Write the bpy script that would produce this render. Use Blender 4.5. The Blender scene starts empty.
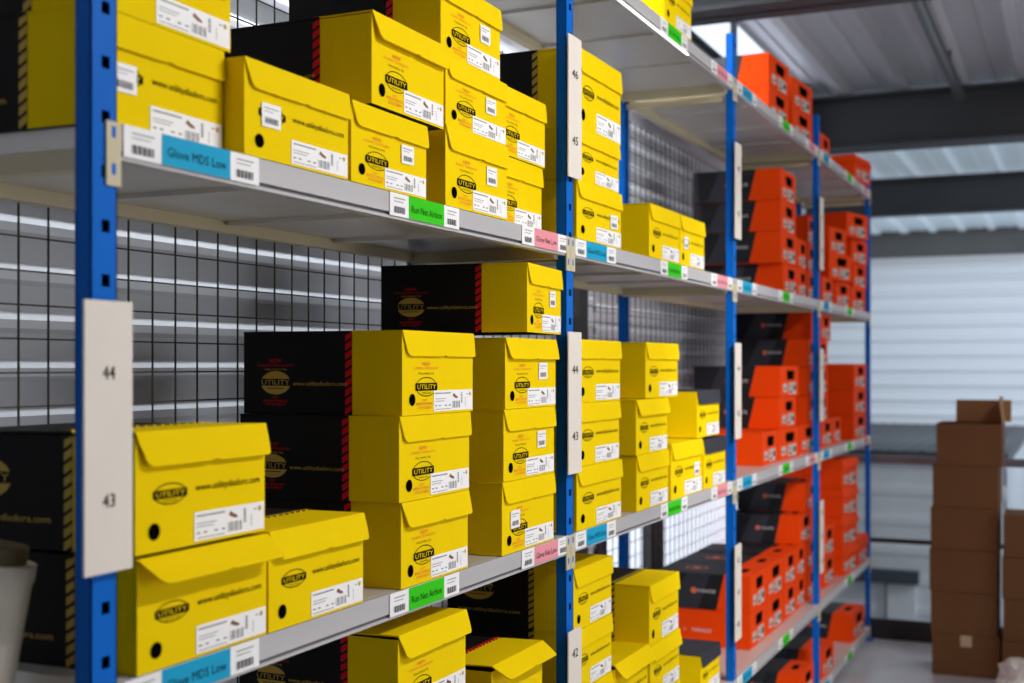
import bpy, math, random
from mathutils import Vector, Matrix
random.seed(7)
scene = bpy.context.scene
COL = scene.collection

# ------------------------------------------------------------------ materials
def lin(c):
    return tuple((v/255/12.92 if v/255 <= .04045 else ((v/255+.055)/1.055)**2.4) for v in c)
MATS = {}
def mat(name, rgb, rough=.55, metal=0., var=0., scale=8., emit=0., spec=.5, stretch=None, trans=0., bump=0.):
    m = bpy.data.materials.new(name); m.use_nodes = True
    nt = m.node_tree; b = nt.nodes['Principled BSDF']
    col = lin(rgb)
    b.inputs['Base Color'].default_value = (*col, 1)
    b.inputs['Roughness'].default_value = rough
    b.inputs['Metallic'].default_value = metal
    b.inputs['Specular IOR Level'].default_value = spec
    if trans: b.inputs['Transmission Weight'].default_value = trans
    if emit:
        b.inputs['Emission Color'].default_value = (*col, 1)
        b.inputs['Emission Strength'].default_value = emit
    if var or bump:
        tc = nt.nodes.new('ShaderNodeTexCoord'); mp = nt.nodes.new('ShaderNodeMapping')
        if stretch: mp.inputs['Scale'].default_value = stretch
        no = nt.nodes.new('ShaderNodeTexNoise'); no.inputs['Scale'].default_value = scale; no.inputs['Detail'].default_value = 5
        nt.links.new(tc.outputs['Object'], mp.inputs['Vector']); nt.links.new(mp.outputs['Vector'], no.inputs['Vector'])
        if var:
            rp = nt.nodes.new('ShaderNodeValToRGB')
            rp.color_ramp.elements[0].position = .3; rp.color_ramp.elements[1].position = .7
            rp.color_ramp.elements[0].color = (*[v*(1-var) for v in col], 1)
            rp.color_ramp.elements[1].color = (*[min(1, v*(1+var)) for v in col], 1)
            nt.links.new(no.outputs['Fac'], rp.inputs['Fac']); nt.links.new(rp.outputs['Color'], b.inputs['Base Color'])
        if bump:
            bp = nt.nodes.new('ShaderNodeBump'); bp.inputs['Strength'].default_value = bump; bp.inputs['Distance'].default_value = .01
            nt.links.new(no.outputs['Fac'], bp.inputs['Height']); nt.links.new(bp.outputs['Normal'], b.inputs['Normal'])
    MATS[name] = m
    return m
mat('yellow card', (247, 211, 0), .75, var=.03, scale=5, spec=.06)
mat('black card', (17, 14, 13), .65, var=.1, spec=.2)
mat('dark grey card', (52, 53, 60), .6, var=.08, spec=.3)
mat('gold ink', (196, 160, 40), .5)
mat('red ink', (222, 22, 40), .6, spec=.1)
mat('orange ink', (238, 108, 18), .5)
mat('black ink', (26, 20, 6), .8, spec=.05)
mat('bar ink', (96, 96, 100), .7, spec=.1)
mat('carton label', (206, 198, 190), .6, spec=.1)
mat('grey ink', (140, 140, 142), .6)
mat('brown ink', (130, 80, 50), .6)
mat('white paper', (253, 251, 250), .5, var=.02)
mat('sign plastic', (236, 226, 214), .5, var=.02)
mat('inside card', (150, 118, 40), .8)
mat('hole shade', (8, 6, 3), .95, spec=.02)  # shade inside the box holes, put in as colour
mat('orange card', (242, 70, 3), .7, var=.04, scale=5, spec=.1)
mat('navy card', (24, 24, 29), .55, var=.08, spec=.35)
mat('light navy card', (44, 46, 56), .45)
mat('salmon ink', (232, 112, 84), .5)
mat('white ink', (214, 214, 216), .5)
mat('post blue', (0, 104, 204), .5, var=.06, scale=4, spec=.12)
mat('post shade', (6, 20, 40), .7)  # dark colour standing for shade inside the posts
mat('cream metal', (206, 194, 160), .5, var=.05)
mat('rail grey', (194, 191, 192), .45, metal=.1, var=.04, scale=3, stretch=(1, .2, 6))
mat('rail groove', (112, 108, 114), .45, metal=.3)
mat('deck metal', (216, 212, 206), .36, metal=.35, var=.04, scale=2, stretch=(6, 1, 1))
mat('label blue', (20, 164, 208), .6, spec=.2)
mat('label green', (52, 204, 14), .6, spec=.2)
mat('label pink', (240, 152, 164), .6, spec=.2)
mat('wire dark', (74, 70, 62), .5, metal=.4)
mat('cladding', (228, 232, 240), .45, var=.04, scale=1.5, stretch=(1, .15, 1))
mat('cladding far', (222, 228, 236), .5, var=.03, scale=1.2, stretch=(.15, 1, 1))
mat('roof sheet', (216, 212, 216), .42, metal=.2, var=.14, scale=1.2, stretch=(4, .25, 1))
mat('steel beam', (66, 68, 70), .5, var=.12, scale=2)
mat('concrete', (186, 186, 192), .32, var=.12, scale=3)
mat('rail paint', (120, 112, 116), .5)
mat('toe board', (46, 44, 46), .5)
mat('cabin roof', (66, 68, 72), .5, metal=.2, var=.08, scale=1.5, stretch=(1, .1, 1))
mat('cabin wall', (226, 232, 238), .5, var=.02)
mat('dark trim', (70, 78, 86), .5)
mat('kraft', (102, 63, 26), .75, var=.07, scale=4)
mat('kraft inside', (160, 116, 74), .8, var=.05)
mat('tape', (186, 160, 130), .3)
mat('tube card', (196, 188, 172), .6, var=.04)
mat('tube plug', (96, 84, 52), .6)
mat('pipe', (120, 120, 122), .4, metal=.4)
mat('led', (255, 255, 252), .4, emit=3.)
mat('daylight pane', (226, 236, 250), .4, emit=1.1)
mat('glow roof sheet', (196, 212, 224), .5, emit=.32)
mat('green card', (60, 110, 40), .6)

# ------------------------------------------------------------------ mesh builder
_glyph = {}
def glyphs(txt):
    if txt not in _glyph:
        cu = bpy.data.curves.new('type', 'FONT'); cu.body = txt; cu.size = 1; cu.resolution_u = 2; cu.fill_mode = 'FRONT'
        ob = bpy.data.objects.new('type', cu); COL.objects.link(ob)
        dg = bpy.context.evaluated_depsgraph_get()
        me = bpy.data.meshes.new_from_object(ob.evaluated_get(dg))
        vs = [(v.co.x, v.co.y) for v in me.vertices]; fs = [tuple(p.vertices) for p in me.polygons]
        x0 = min(v[0] for v in vs); x1 = max(v[0] for v in vs)
        _glyph[txt] = ([(v[0]-x0, v[1]) for v in vs], fs, x1-x0)
        bpy.data.objects.remove(ob); bpy.data.meshes.remove(me); bpy.data.curves.remove(cu)
    return _glyph[txt]

class Frame:                                  # a printing plane: origin, right, up
    def __init__(s, o, u, v, lift=.0006):
        s.u = Vector(u).normalized(); s.v = Vector(v).normalized(); s.n = s.u.cross(s.v)
        s.o = Vector(o) + s.n*lift; s.lift = lift
    def p(s, a, b, d=0.): return s.o + s.u*a + s.v*b + s.n*d

class MB:
    def __init__(s): s.v = []; s.f = []; s.m = []; s.mats = []
    def mi(s, name):
        if name not in s.mats: s.mats.append(name)
        return s.mats.index(name)
    def add(s, vs, fs, m):
        k = len(s.v); s.v += [tuple(v) for v in vs]; i = s.mi(m)
        for f in fs: s.f.append(tuple(k+j for j in f)); s.m.append(i)
    def box(s, x0, x1, y0, y1, z0, z1, m, M=None):
        vs = [Vector((x, y, z)) for x in (x0, x1) for y in (y0, y1) for z in (z0, z1)]
        if M: vs = [M @ v for v in vs]
        s.add(vs, [(0,1,3,2),(4,6,7,5),(0,4,5,1),(2,3,7,6),(0,2,6,4),(1,5,7,3)], m)
    def poly(s, fr, pts, m, d=0.): s.add([fr.p(a, b, d) for a, b in pts], [tuple(range(len(pts)))], m)
    def rect(s, fr, a0, a1, b0, b1, m, d=0.): s.poly(fr, [(a0,b0),(a1,b0),(a1,b1),(a0,b1)], m, d)
    def disc(s, fr, a, b, ra, rb, m, n=20, d=0.): s.poly(fr, [(a+ra*math.cos(2*math.pi*k/n), b+rb*math.sin(2*math.pi*k/n)) for k in range(n)], m, d)
    def ring(s, fr, a, b, ra, rb, t, m, n=28, d=0.):
        vs = []
        for k in range(n):
            c, q = math.cos(2*math.pi*k/n), math.sin(2*math.pi*k/n)
            vs += [fr.p(a+ra*c, b+rb*q, d), fr.p(a+(ra-t)*c, b+(rb-t)*q, d)]
        s.add(vs, [(2*k, (2*k+2) % (2*n), (2*k+3) % (2*n), 2*k+1) for k in range(n)], m)
    def text(s, fr, txt, a, b, w, m, h=None, d=.0004):   # centred on (a,b), w wide
        vs, fs, ww = glyphs(txt); k = w/ww; kh = (h/.7) if h else k
        s.add([fr.p(a-w/2+x*k, b-.34*kh+y*kh, d) for x, y in vs], fs, m)
    def prism(s, fr, pts, t, m):              # extruded outline, t thick along the plane normal
        n = len(pts)
        vs = [fr.p(a, b, 0) for a, b in pts] + [fr.p(a, b, t) for a, b in pts]
        s.add(vs, [tuple(range(n-1, -1, -1)), tuple(range(n, 2*n))] + [(k, (k+1) % n, n+(k+1) % n, n+k) for k in range(n)], m)
    def tube(s, p, q, r, m, n=8, r2=None, caps=True):
        p, q = Vector(p), Vector(q); ax = (q-p).normalized()
        u = ax.orthogonal().normalized(); w = ax.cross(u); r2 = r if r2 is None else r2
        vs = []
        for k in range(n):
            a = 2*math.pi*k/n; dv = u*math.cos(a)+w*math.sin(a)
            vs += [p+dv*r, q+dv*r2]
        fs = [(2*k, (2*k+2) % (2*n), (2*k+3) % (2*n), 2*k+1) for k in range(n)]
        if caps: fs += [tuple(range(2*n-2, -1, -2)), tuple(range(1, 2*n, 2))]
        s.add(vs, fs, m)
    def mesh(s, name):
        me = bpy.data.meshes.new(name); me.from_pydata(s.v, [], s.f)
        for n in s.mats: me.materials.append(MATS[n])
        me.polygons.foreach_set('material_index', s.m); me.update()
        return me
    def obj(s, name, parent=None, bevel=0.):
        return link(name, s.mesh(name), parent, bevel)
def link(name, me, parent=None, bevel=0.):
    o = bpy.data.objects.new(name, me); COL.objects.link(o)
    if parent: o.parent = parent
    if bevel:
        b = o.modifiers.new('bevel', 'BEVEL'); b.width = bevel; b.segments = 2; b.limit_method = 'ANGLE'
    return o
def tag(o, label, cat, group=None):
    o['label'] = label; o['category'] = cat
    if group: o['group'] = group
    return o
def thing(name, label, cat, loc=(0,0,0), rz=0., group=None):
    o = bpy.data.objects.new(name, None); o.empty_display_size = .05; COL.objects.link(o)
    o.location = loc; o.rotation_euler = (0, 0, rz)
    return tag(o, label, cat, group)
def struct(o): o['kind'] = 'structure'; return o

# ------------------------------------------------------------------ yellow shoe boxes
L0, W0, H0 = .34, .28, .152
XS, XE = L0/2-.103, L0/2-.117                # hazard stripe on the side
def stripes(mb, fr, a0, a1, length, ink, along_v=True, n=9):
    st = length/n
    for k in range(n):
        lo, hi = k*st, k*st+st*.68; sk = st*.5
        if along_v: mb.poly(fr, [(a0, lo), (a1, min(lo+sk, length)), (a1, min(hi+sk, length)), (a0, hi)], ink, .0003)
        else: mb.poly(fr, [(lo, a0), (hi, a0), (min(hi+sk, length), a1), (min(lo+sk, length), a1)], ink, .0003)
def logo_front(mb, f, a, b, rx, ry):
    mb.ring(f, a, b, rx, ry, .0016, 'black ink')
    hw, hh = rx*1.04, ry*.40
    mb.poly(f, [(a-hw, b-hh*.7), (a-hw*.94, b-hh), (a+hw*.94, b-hh), (a+hw, b-hh*.7), (a+hw, b+hh*.7), (a+hw*.94, b+hh), (a-hw*.94, b+hh), (a-hw, b+hh*.7)], 'black ink', .0003)
    mb.text(f, 'UTILITY', a, b, hw*1.7, 'yellow card', h=hh*1.2, d=.0007)
    mb.text(f, 'DIADORA', a, b-ry*.64, rx*.9, 'black ink', h=ry*.2)
def yellow_carton(kind):
    mb = MB(); l, w, h, t = L0/2, W0/2, H0-.001, .003
    ink = 'red ink' if kind == 'R' else 'gold ink'
    for sy in (-1, 1):
        y = sy*w
        for x0, x1, m in ((-l, XE, 'black card'), (XE, XS, 'black card'), (XS, l, 'yellow card')):
            q = [(x0,y,0),(x1,y,0),(x1,y,h),(x0,y,h)]
            mb.add(q if sy < 0 else q[::-1], [(0,1,2,3)], m)
        yi = y-sy*t; q = [(-l+t,yi,t),(l-t,yi,t),(l-t,yi,h),(-l+t,yi,h)]
        mb.add(q[::-1] if sy < 0 else q, [(0,1,2,3)], 'inside card')
        mb.add([(-l,y,h),(l,y,h),(l-t,yi,h),(-l+t,yi,h)], [(0,1,2,3)], 'inside card')
    mb.add([(l,-w,0),(l,w,0),(l,w,h),(l,-w,h)], [(0,1,2,3)], 'yellow card')
    mb.add([(-l,w,0),(-l,-w,0),(-l,-w,h),(-l,w,h)], [(0,1,2,3)], 'black card')
    for x, s in ((l, 1), (-l, -1)):
        xi = x-s*t
        mb.add([(xi,-w+t,t),(xi,w-t,t),(xi,w-t,h),(xi,-w+t,h)], [(3,2,1,0) if s > 0 else (0,1,2,3)], 'inside card')
        mb.add([(x,-w,h),(x,w,h),(xi,w-t,h),(xi,-w+t,h)], [(0,1,2,3)], 'inside card')
    mb.add([(-l,-w,0),(l,-w,0),(l,w,0),(-l,w,0)], [(3,2,1,0)], 'black card')
    mb.add([(-l+t,-w+t,t),(l-t,-w+t,t),(l-t,w-t,t),(-l+t,w-t,t)], [(0,1,2,3)], 'inside card')
    for sy in (-1, 1):                        # print on both sides
        f = Frame((-l, -w, 0), (1,0,0), (0,0,1)) if sy < 0 else Frame((l, w, 0), (-1,0,0), (0,0,1))
        fx = (lambda x: x+l) if sy < 0 else (lambda x: l-x)
        a, b = sorted((fx(XE), fx(XS)))
        stripes(mb, f, a, b, h, ink)
        k = lambda d: fx(l-d)                 # distance back from the front edge
        if kind == 'R':
            mb.disc(f, k(.268), .058, .033, .022, 'gold ink'); mb.rect(f, k(.268)-.035, k(.268)+.035, .0525, .0655, 'black card', .0003)
            mb.text(f, 'UTILITY', k(.268), .059, .062, 'gold ink', h=.009, d=.0006); mb.rect(f, k(.268)-.018, k(.268)+.018, .047, .0485, 'black card', .0004)
            mb.text(f, 'NEW', k(.268), .099, .026, 'red ink', h=.007); mb.text(f, 'DYNAMIC TECHNOLOGY', k(.268), .0905, .080, 'red ink', h=.0042)
            mb.text(f, 'FOLLOWING THE', k(.268), .083, .048, 'gold ink', h=.0034)
            mb.text(f, 'NET', k(.268), .031, .014, 'red ink', h=.004); mb.text(f, 'BREATHING', k(.268), .024, .052, 'red ink', h=.0045); mb.text(f, 'SYSTEM', k(.268), .0175, .042, 'red ink', h=.0045)
            mb.text(f, 'www.utilitydiadora.com', k(.172), .057, .116, 'gold ink', h=.0078)
        else:
            mb.disc(f, k(.255), .092, .046, .028, 'gold ink'); mb.rect(f, k(.255)-.048, k(.255)+.048, .085, .101, 'black card', .0003)
            mb.text(f, 'UTILITY', k(.255), .093, .084, 'gold ink', h=.011, d=.0006); mb.rect(f, k(.255)-.024, k(.255)+.024, .077, .0788, 'black card', .0004)
            mb.text(f, 'www.utilitydiadora.com', k(.225), .040, .17, 'gold ink', h=.0095)
    f = Frame((l, -w, 0), (0,1,0), (0,0,1))   # the printed end facing the aisle
    if kind == 'R':
        logo_front(mb, f, .089, .051, .040, .018)
        mb.text(f, 'NEW', .089, .0935, .030, 'orange ink', h=.0068); mb.text(f, 'DYNAMIC TECHNOLOGY', .089, .0855, .094, 'orange ink', h=.0044)
        mb.text(f, 'FOLLOWING THE', .088, .0755, .058, 'black ink', h=.0036)
        mb.text(f, 'NET', .083, .0265, .018, 'orange ink', h=.004); mb.text(f, 'BREATHING', .082, .020, .060, 'orange ink', h=.0052); mb.text(f, 'SYSTEM', .083, .0125, .050, 'orange ink', h=.0052)
    else:
        logo_front(mb, f, .068, .074, .033, .0145)
        mb.text(f, 'www.utilitydiadora.com', .193, .0775, .146, 'black ink', h=.0098)
    return mb.mesh('carton')
def size_label():
    mb = MB(); f = Frame((L0/2, -W0/2, 0), (0,1,0), (0,0,1), .0012)
    a0, b0, w, h = .117, .004, .160, .0395
    mb.prism(Frame((L0/2, -W0/2, 0), (0,1,0), (0,0,1), .0004), [(a0,b0),(a0+w,b0),(a0+w,b0+h),(a0,b0+h)], .0006, 'white paper')
    R = lambda x0, x1, y0, y1, m: mb.rect(f, a0+w*x0, a0+w*x1, b0+h*y0, b0+h*y1, m)
    R(.03,.42,.83,.89,'grey ink'); R(.03,.30,.58,.61,'grey ink'); R(.03,.26,.47,.50,'grey ink'); R(.03,.42,.08,.11,'grey ink')
    for x in (.03,.12,.27,.37): R(x,x+.05,.24,.30,'grey ink')
    mb.poly(f, [(a0+w*x, b0+h*y) for x, y in ((.47,.72),(.50,.86),(.53,.78),(.60,.66),(.60,.58),(.54,.60))], 'brown ink')
    x = .46
    for k in range(9):
        q = .006+.008*((k*7) % 3)/2; R(x, x+q, .12, .46, 'bar ink'); x += .023
    for k in range(7): R(.69,.725,.36+.075*k,.40+.075*k,'black ink')
    for k in range(6): R(.80,.815,.2+.075*k,.24+.075*k,'grey ink')
    R(.84,.89,.76,.80,'grey ink'); mb.disc(f, a0+w*.93, b0+h*.78, .004, .004, 'gold ink', 10)
    return mb.mesh('size_label')
def price_sticker(a0, b0):
    mb = MB(); w, h = .048, .038
    mb.prism(Frame((L0/2, -W0/2, 0), (0,1,0), (0,0,1), .0016), [(a0,b0),(a0+w,b0+.001),(a0+w,b0+h+.001),(a0,b0+h)], .0006, 'white paper')
    f = Frame((L0/2, -W0/2, 0), (0,1,0), (0,0,1), .0025)
    mb.rect(f, a0+.005, a0+w-.006, b0+h-.008, b0+h-.0065, 'grey ink'); mb.rect(f, a0+.005, a0+w*.6, b0+h-.013, b0+h-.012, 'grey ink')
    x = a0+.007
    for k in range(14):
        q = .0007+.0006*((k*5) % 3); mb.rect(f, x, x+q, b0+.006, b0+.016, 'bar ink'); x += .0024
    return mb.mesh('price_sticker')
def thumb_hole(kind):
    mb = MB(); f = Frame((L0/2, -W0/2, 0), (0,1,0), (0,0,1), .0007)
    mb.disc(f, .036, .027 if kind != 'R' else .028, .0115, .0112, 'hole shade', 22)  # flat dark disc painted for the shade in the hole
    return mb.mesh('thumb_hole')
def yellow_lid(kind, tilt, flap):
    mb = MB(); l, w, t = L0/2, W0/2+.001, .0028
    top, front = ('dark grey card', 'dark grey card') if kind == 'D' else ('yellow card', 'yellow card')
    rear = 'dark grey card' if kind == 'D' else 'black card'
    M = Matrix.Translation((-l, 0, H0-.001)) @ Matrix.Rotation(-math.radians(tilt), 4, 'Y') @ Matrix.Translation((l, 0, 0))
    for x0, x1, m in ((-l, XE, rear), (XE, XS, rear), (XS, l+.002, top)): mb.box(x0, x1, -w, w, 0, t, m, M)
    if kind != 'D':
        ink = 'red ink' if kind == 'R' else 'gold ink'
        f = Frame(M @ Vector((XE, -w, t)), M.to_3x3() @ Vector((1,0,0)), (0,1,0)); f2 = Frame(f.o, f.u, f.v)
        stripes(mb, f2, 0, XS-XE, 2*w, ink, True, 16)
        for k in range(16 if tilt else 0):    # little torn teeth along the stripe
            y0 = -w+2*w*k/16
            mb.add([M @ Vector(p) for p in ((XS, y0, t), (XS, y0+.008, t), (XS-.003, y0+.004, t+.003))], [(0,1,2)], top)
    fh = H0*.305
    hinge = M @ Vector((l+.002, 0, t)); a = math.radians(flap)
    dn = Vector((math.sin(a), 0, -math.cos(a)))
    f = Frame(hinge, (0,1,0), -dn, 0)
    pts = [(-w, 0), (w, 0), (w+.001, -fh*.55), (w, -fh+.003), (w-.004, -fh), (w*.16, -fh), (w*.14, -fh+.002), (w*.06, -fh+.002), (w*.04, -fh)]
    r = .02
    pts += [(-w+.030, -fh)] + [(-w+.010+r*(1-math.cos(q))*.9-.0, -fh+r*(1-math.sin(q))) for q in (1.3, 1.0, .7, .4, .1)] + [(-w+.004, -fh*.3)]
    mb.prism(f, pts, -.0026, front)
    return mb.mesh('lid')
VAR = {'': (0, 5), 'ajar': (.3, 13), 'ajarp': (0, 10), 'wide': (.8, 11), 'open': (0, 46), 'open2': (0, 11), 'wide2': (.9, 15), 'wideopen': (1.8, 50), 'half': (1.8, 32)}
_c = {}
def cached(key, fn, *a):
    if key not in _c: _c[key] = fn(*a)
    return _c[key]
STK = {'ps': (.040, .050), 'pl': (.040, .052), 'pm': (.178, .062), 'pr': (.205, .050)}
def yellow_box(kind, xf, y0, z0, W, H, rz, var, label):
    th = math.radians(rz); d = Vector((math.sin(th), math.cos(th), 0)); n = Vector((math.cos(th), -math.sin(th), 0))
    c = Vector((xf, y0, z0)) + d*W/2 - n*L0/2
    t = thing('shoe_box', label, 'box', c, -th, 'yellow shoe boxes')
    t.scale = (1, W/W0, (H-.0007)/H0)
    ck = 'G' if kind == 'D' else kind
    lidv = var if var in VAR else ''
    link('carton', cached(('c', ck), yellow_carton, ck), t)
    link('lid', cached(('l', kind, lidv), yellow_lid, kind, *VAR[lidv]), t)
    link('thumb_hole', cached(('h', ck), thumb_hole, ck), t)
    link('size_label', cached('s', size_label), t)
    sk = var if var in STK else ('pm' if var == 'ajarp' else None)
    if sk: link('price_sticker', cached(('p', sk), price_sticker, *STK[sk]), t)

# ------------------------------------------------------------------ orange shoe boxes
OL, OW, OH = .38, .30, .131
def orange_carton(kind):
    mb = MB(); l, w, h = OL/2, OW/2, OH-.003
    rear = {'B': 'navy card', 'A': 'orange card', 'O': 'navy card', 'L': 'orange card'}[kind]
    bt, bb = {'B': (l-.105, l-.135), 'A': (l-.1, l-.1), 'O': (-l+.09, -l+.06), 'L': (0, 0)}[kind]
    for sy in (-1, 1):
        y = sy*w
        for q, m in (([(-l,y,0),(bb,y,0),(bt,y,h),(-l,y,h)], rear), ([(bb,y,0),(l,y,0),(l,y,h),(bt,y,h)], 'orange card')):
            mb.add(q if sy < 0 else q[::-1], [(0,1,2,3)], m)
        f = Frame((-l,-w,0),(1,0,0),(0,0,1)) if sy < 0 else Frame((l,w,0),(-1,0,0),(0,0,1))
        k = (lambda dd: OL-dd) if sy < 0 else (lambda dd: dd)
        if kind == 'B':
            if sy < 0: mb.poly(f, [(.06,.0),(.17,.0),(.22,h),(.12,h)], 'light navy card', .0001)  # lighter navy diagonal band on this side
            mb.poly(f, [(k(.226)+.0125*math.cos(math.pi/6+q*math.pi/3), h*.53+.0125*math.sin(math.pi/6+q*math.pi/3)) for q in range(6)], 'salmon ink', .0003)
            mb.text(f, 'P', k(.226), h*.53, .006, 'orange card', d=.0006)
            mb.text(f, 'PARADE', k(.226)+.052 if sy < 0 else k(.226)+.052, h*.53, .072, 'white ink', h=.013)
        elif kind == 'A':
            mb.text(f, 'PARADE', k(.19), h*.45, .075, 'white ink', h=.014)
            mb.poly(f, [(k(.26)+.008*math.cos(q*math.pi/3), h*.45+.008*math.sin(q*math.pi/3)) for q in range(6)], 'salmon ink', .0003)
    mb.add([(l,-w,0),(l,w,0),(l,w,h),(l,-w,h)], [(0,1,2,3)], 'orange card')
    mb.add([(-l,w,0),(-l,-w,0),(-l,-w,h),(-l,w,h)], [(0,1,2,3)], rear)
    mb.add([(-l,-w,0),(l,-w,0),(l,w,0),(-l,w,0)], [(3,2,1,0)], 'orange card')
    mb.add([(-l,-w,h),(l,-w,h),(l,w,h),(-l,w,h)], [(0,1,2,3)], 'orange card')
    return mb.mesh('carton')
def orange_lid(kind):
    mb = MB(); l, w, t = OL/2, OW/2+.0008, .003; z = OH-.003
    if kind == 'L':
        e, sk = .006, .036
        vs = [(-l,-w,z+t),(l,-w,z+t),(l,w,z+t),(-l,w,z+t),(-l-e,-w-e,z-sk),(l+e*2,-w-e,z-sk),(l+e*2,w+e,z-sk),(-l-e,w+e,z-sk)]
        mb.add(vs, [(0,1,2,3),(0,4,5,1),(1,5,6,2),(2,6,7,3),(3,7,4,0)], 'orange card')
        vi = [(x*.985, y*.985, zz-.002) for x, y, zz in vs]
        mb.add(vi, [(3,2,1,0),(1,5,4,0),(2,6,5,1),(3,7,6,2),(0,4,7,3)], 'orange card')
        return mb.mesh('lid')
    if kind == 'A': mb.box(-l, l+.001, -w, w, z, z+t, 'orange card')
    else:
        b = l-.105 if kind == 'B' else -l+.09
        mb.box(-l, b, -w, w, z, z+t, 'navy card'); mb.box(b, l+.001, -w, w, z, z+t, 'orange card')
        if kind == 'B':
            f = Frame((-l, -w, z+t), (1,0,0), (0,1,0))
            mb.disc(f, .13, w, .045, .045, 'salmon ink'); mb.disc(f, .13, w, .039, .039, 'navy card', d=.0002)
            mb.poly(f, [(.13+.018*math.cos(q*math.pi/3), w+.018*math.sin(q*math.pi/3)) for q in range(6)], 'salmon ink', .0004)
            mb.text(f, 'PARADE', .13, w-.028, .05, 'salmon ink', d=.0004)
    return mb.mesh('lid')
def rounded(a, b, wa, hb, r, taper=0.):
    pts = []
    for cx, cy, q0 in ((wa/2-r-taper, -hb/2+r, -90), (wa/2-r, hb/2-r, 0), (-wa/2+r, hb/2-r, 90), (-wa/2+r+taper, -hb/2+r, 180)):
        for q in (0, 30, 60, 90):
            t = math.radians(q0+q); pts.append((a+cx+r*math.cos(t), b+cy+r*math.sin(t)))
    return pts
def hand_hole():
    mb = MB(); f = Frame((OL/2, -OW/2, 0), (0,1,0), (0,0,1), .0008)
    mb.poly(f, rounded(.165, .092, .125, .040, .013, .004), 'hole shade')  # flat dark face in place of the shaded opening
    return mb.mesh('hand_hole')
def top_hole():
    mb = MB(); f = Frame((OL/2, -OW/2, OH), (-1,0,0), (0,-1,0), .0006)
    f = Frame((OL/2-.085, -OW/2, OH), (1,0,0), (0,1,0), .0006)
    mb.poly(f, rounded(.03, .15, .030, .10, .012), 'hole shade')  # dark face painted as the shaded opening in the lid
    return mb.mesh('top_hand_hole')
def stock_label(a0, b0, w, h, big):
    mb = MB(); mb.prism(Frame((OL/2, -OW/2, 0), (0,1,0), (0,0,1), .0006), [(a0,b0),(a0+w,b0),(a0+w,b0+h),(a0,b0+h)], .0006, 'carton label')
    f = Frame((OL/2, -OW/2, 0), (0,1,0), (0,0,1), .0016)
    R = lambda x0, x1, y0, y1, m: mb.rect(f, a0+w*x0, a0+w*x1, b0+h*y0, b0+h*y1, m)
    R(.1,.9,.86,.92,'grey ink')
    if big:
        R(.08,.40,.48,.78,'grey ink'); R(.62,.92,.30,.75,'black ink'); R(.08,.45,.12,.30,'black ink')
    else:
        for k in range(6): R(.15+.12*k, .15+.12*k+.06, .2, .55, 'black ink')
    return mb.mesh('size_label' if big else 'stock_label')
def orange_box(kind, xf, y0, z0, W, H, rz, var, label):
    th = math.radians(rz); d = Vector((math.sin(th), math.cos(th), 0)); n = Vector((math.cos(th), -math.sin(th), 0))
    L = OL*(.8 if y0 > 6.9 and kind != 'B' else 1)
    if any(y0 < p+.06 and y0+W > p-.02 for p in (1.203, 2.77, 4.337, 5.904, 7.471)): L = min(L, xf+.385)
    c = Vector((xf, y0, z0)) + d*W/2 - n*L/2
    t = thing('shoe_box', label, 'box', c, -th, 'orange shoe boxes')
    t.scale = (L/OL, W/OW, H/OH)
    link('carton', cached(('oc', kind), orange_carton, kind), t)
    link('lid', cached(('ol', kind), orange_lid, kind), t)
    link('size_label', cached('ob', stock_label, .140, .010, .112, .050, True), t)
    link('stock_label', cached('os', stock_label, .048, .020, .060, .036, False), t)
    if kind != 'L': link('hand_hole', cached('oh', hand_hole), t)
    if kind == 'B': link('top_hand_hole', cached('ot', top_hole), t)
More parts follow.
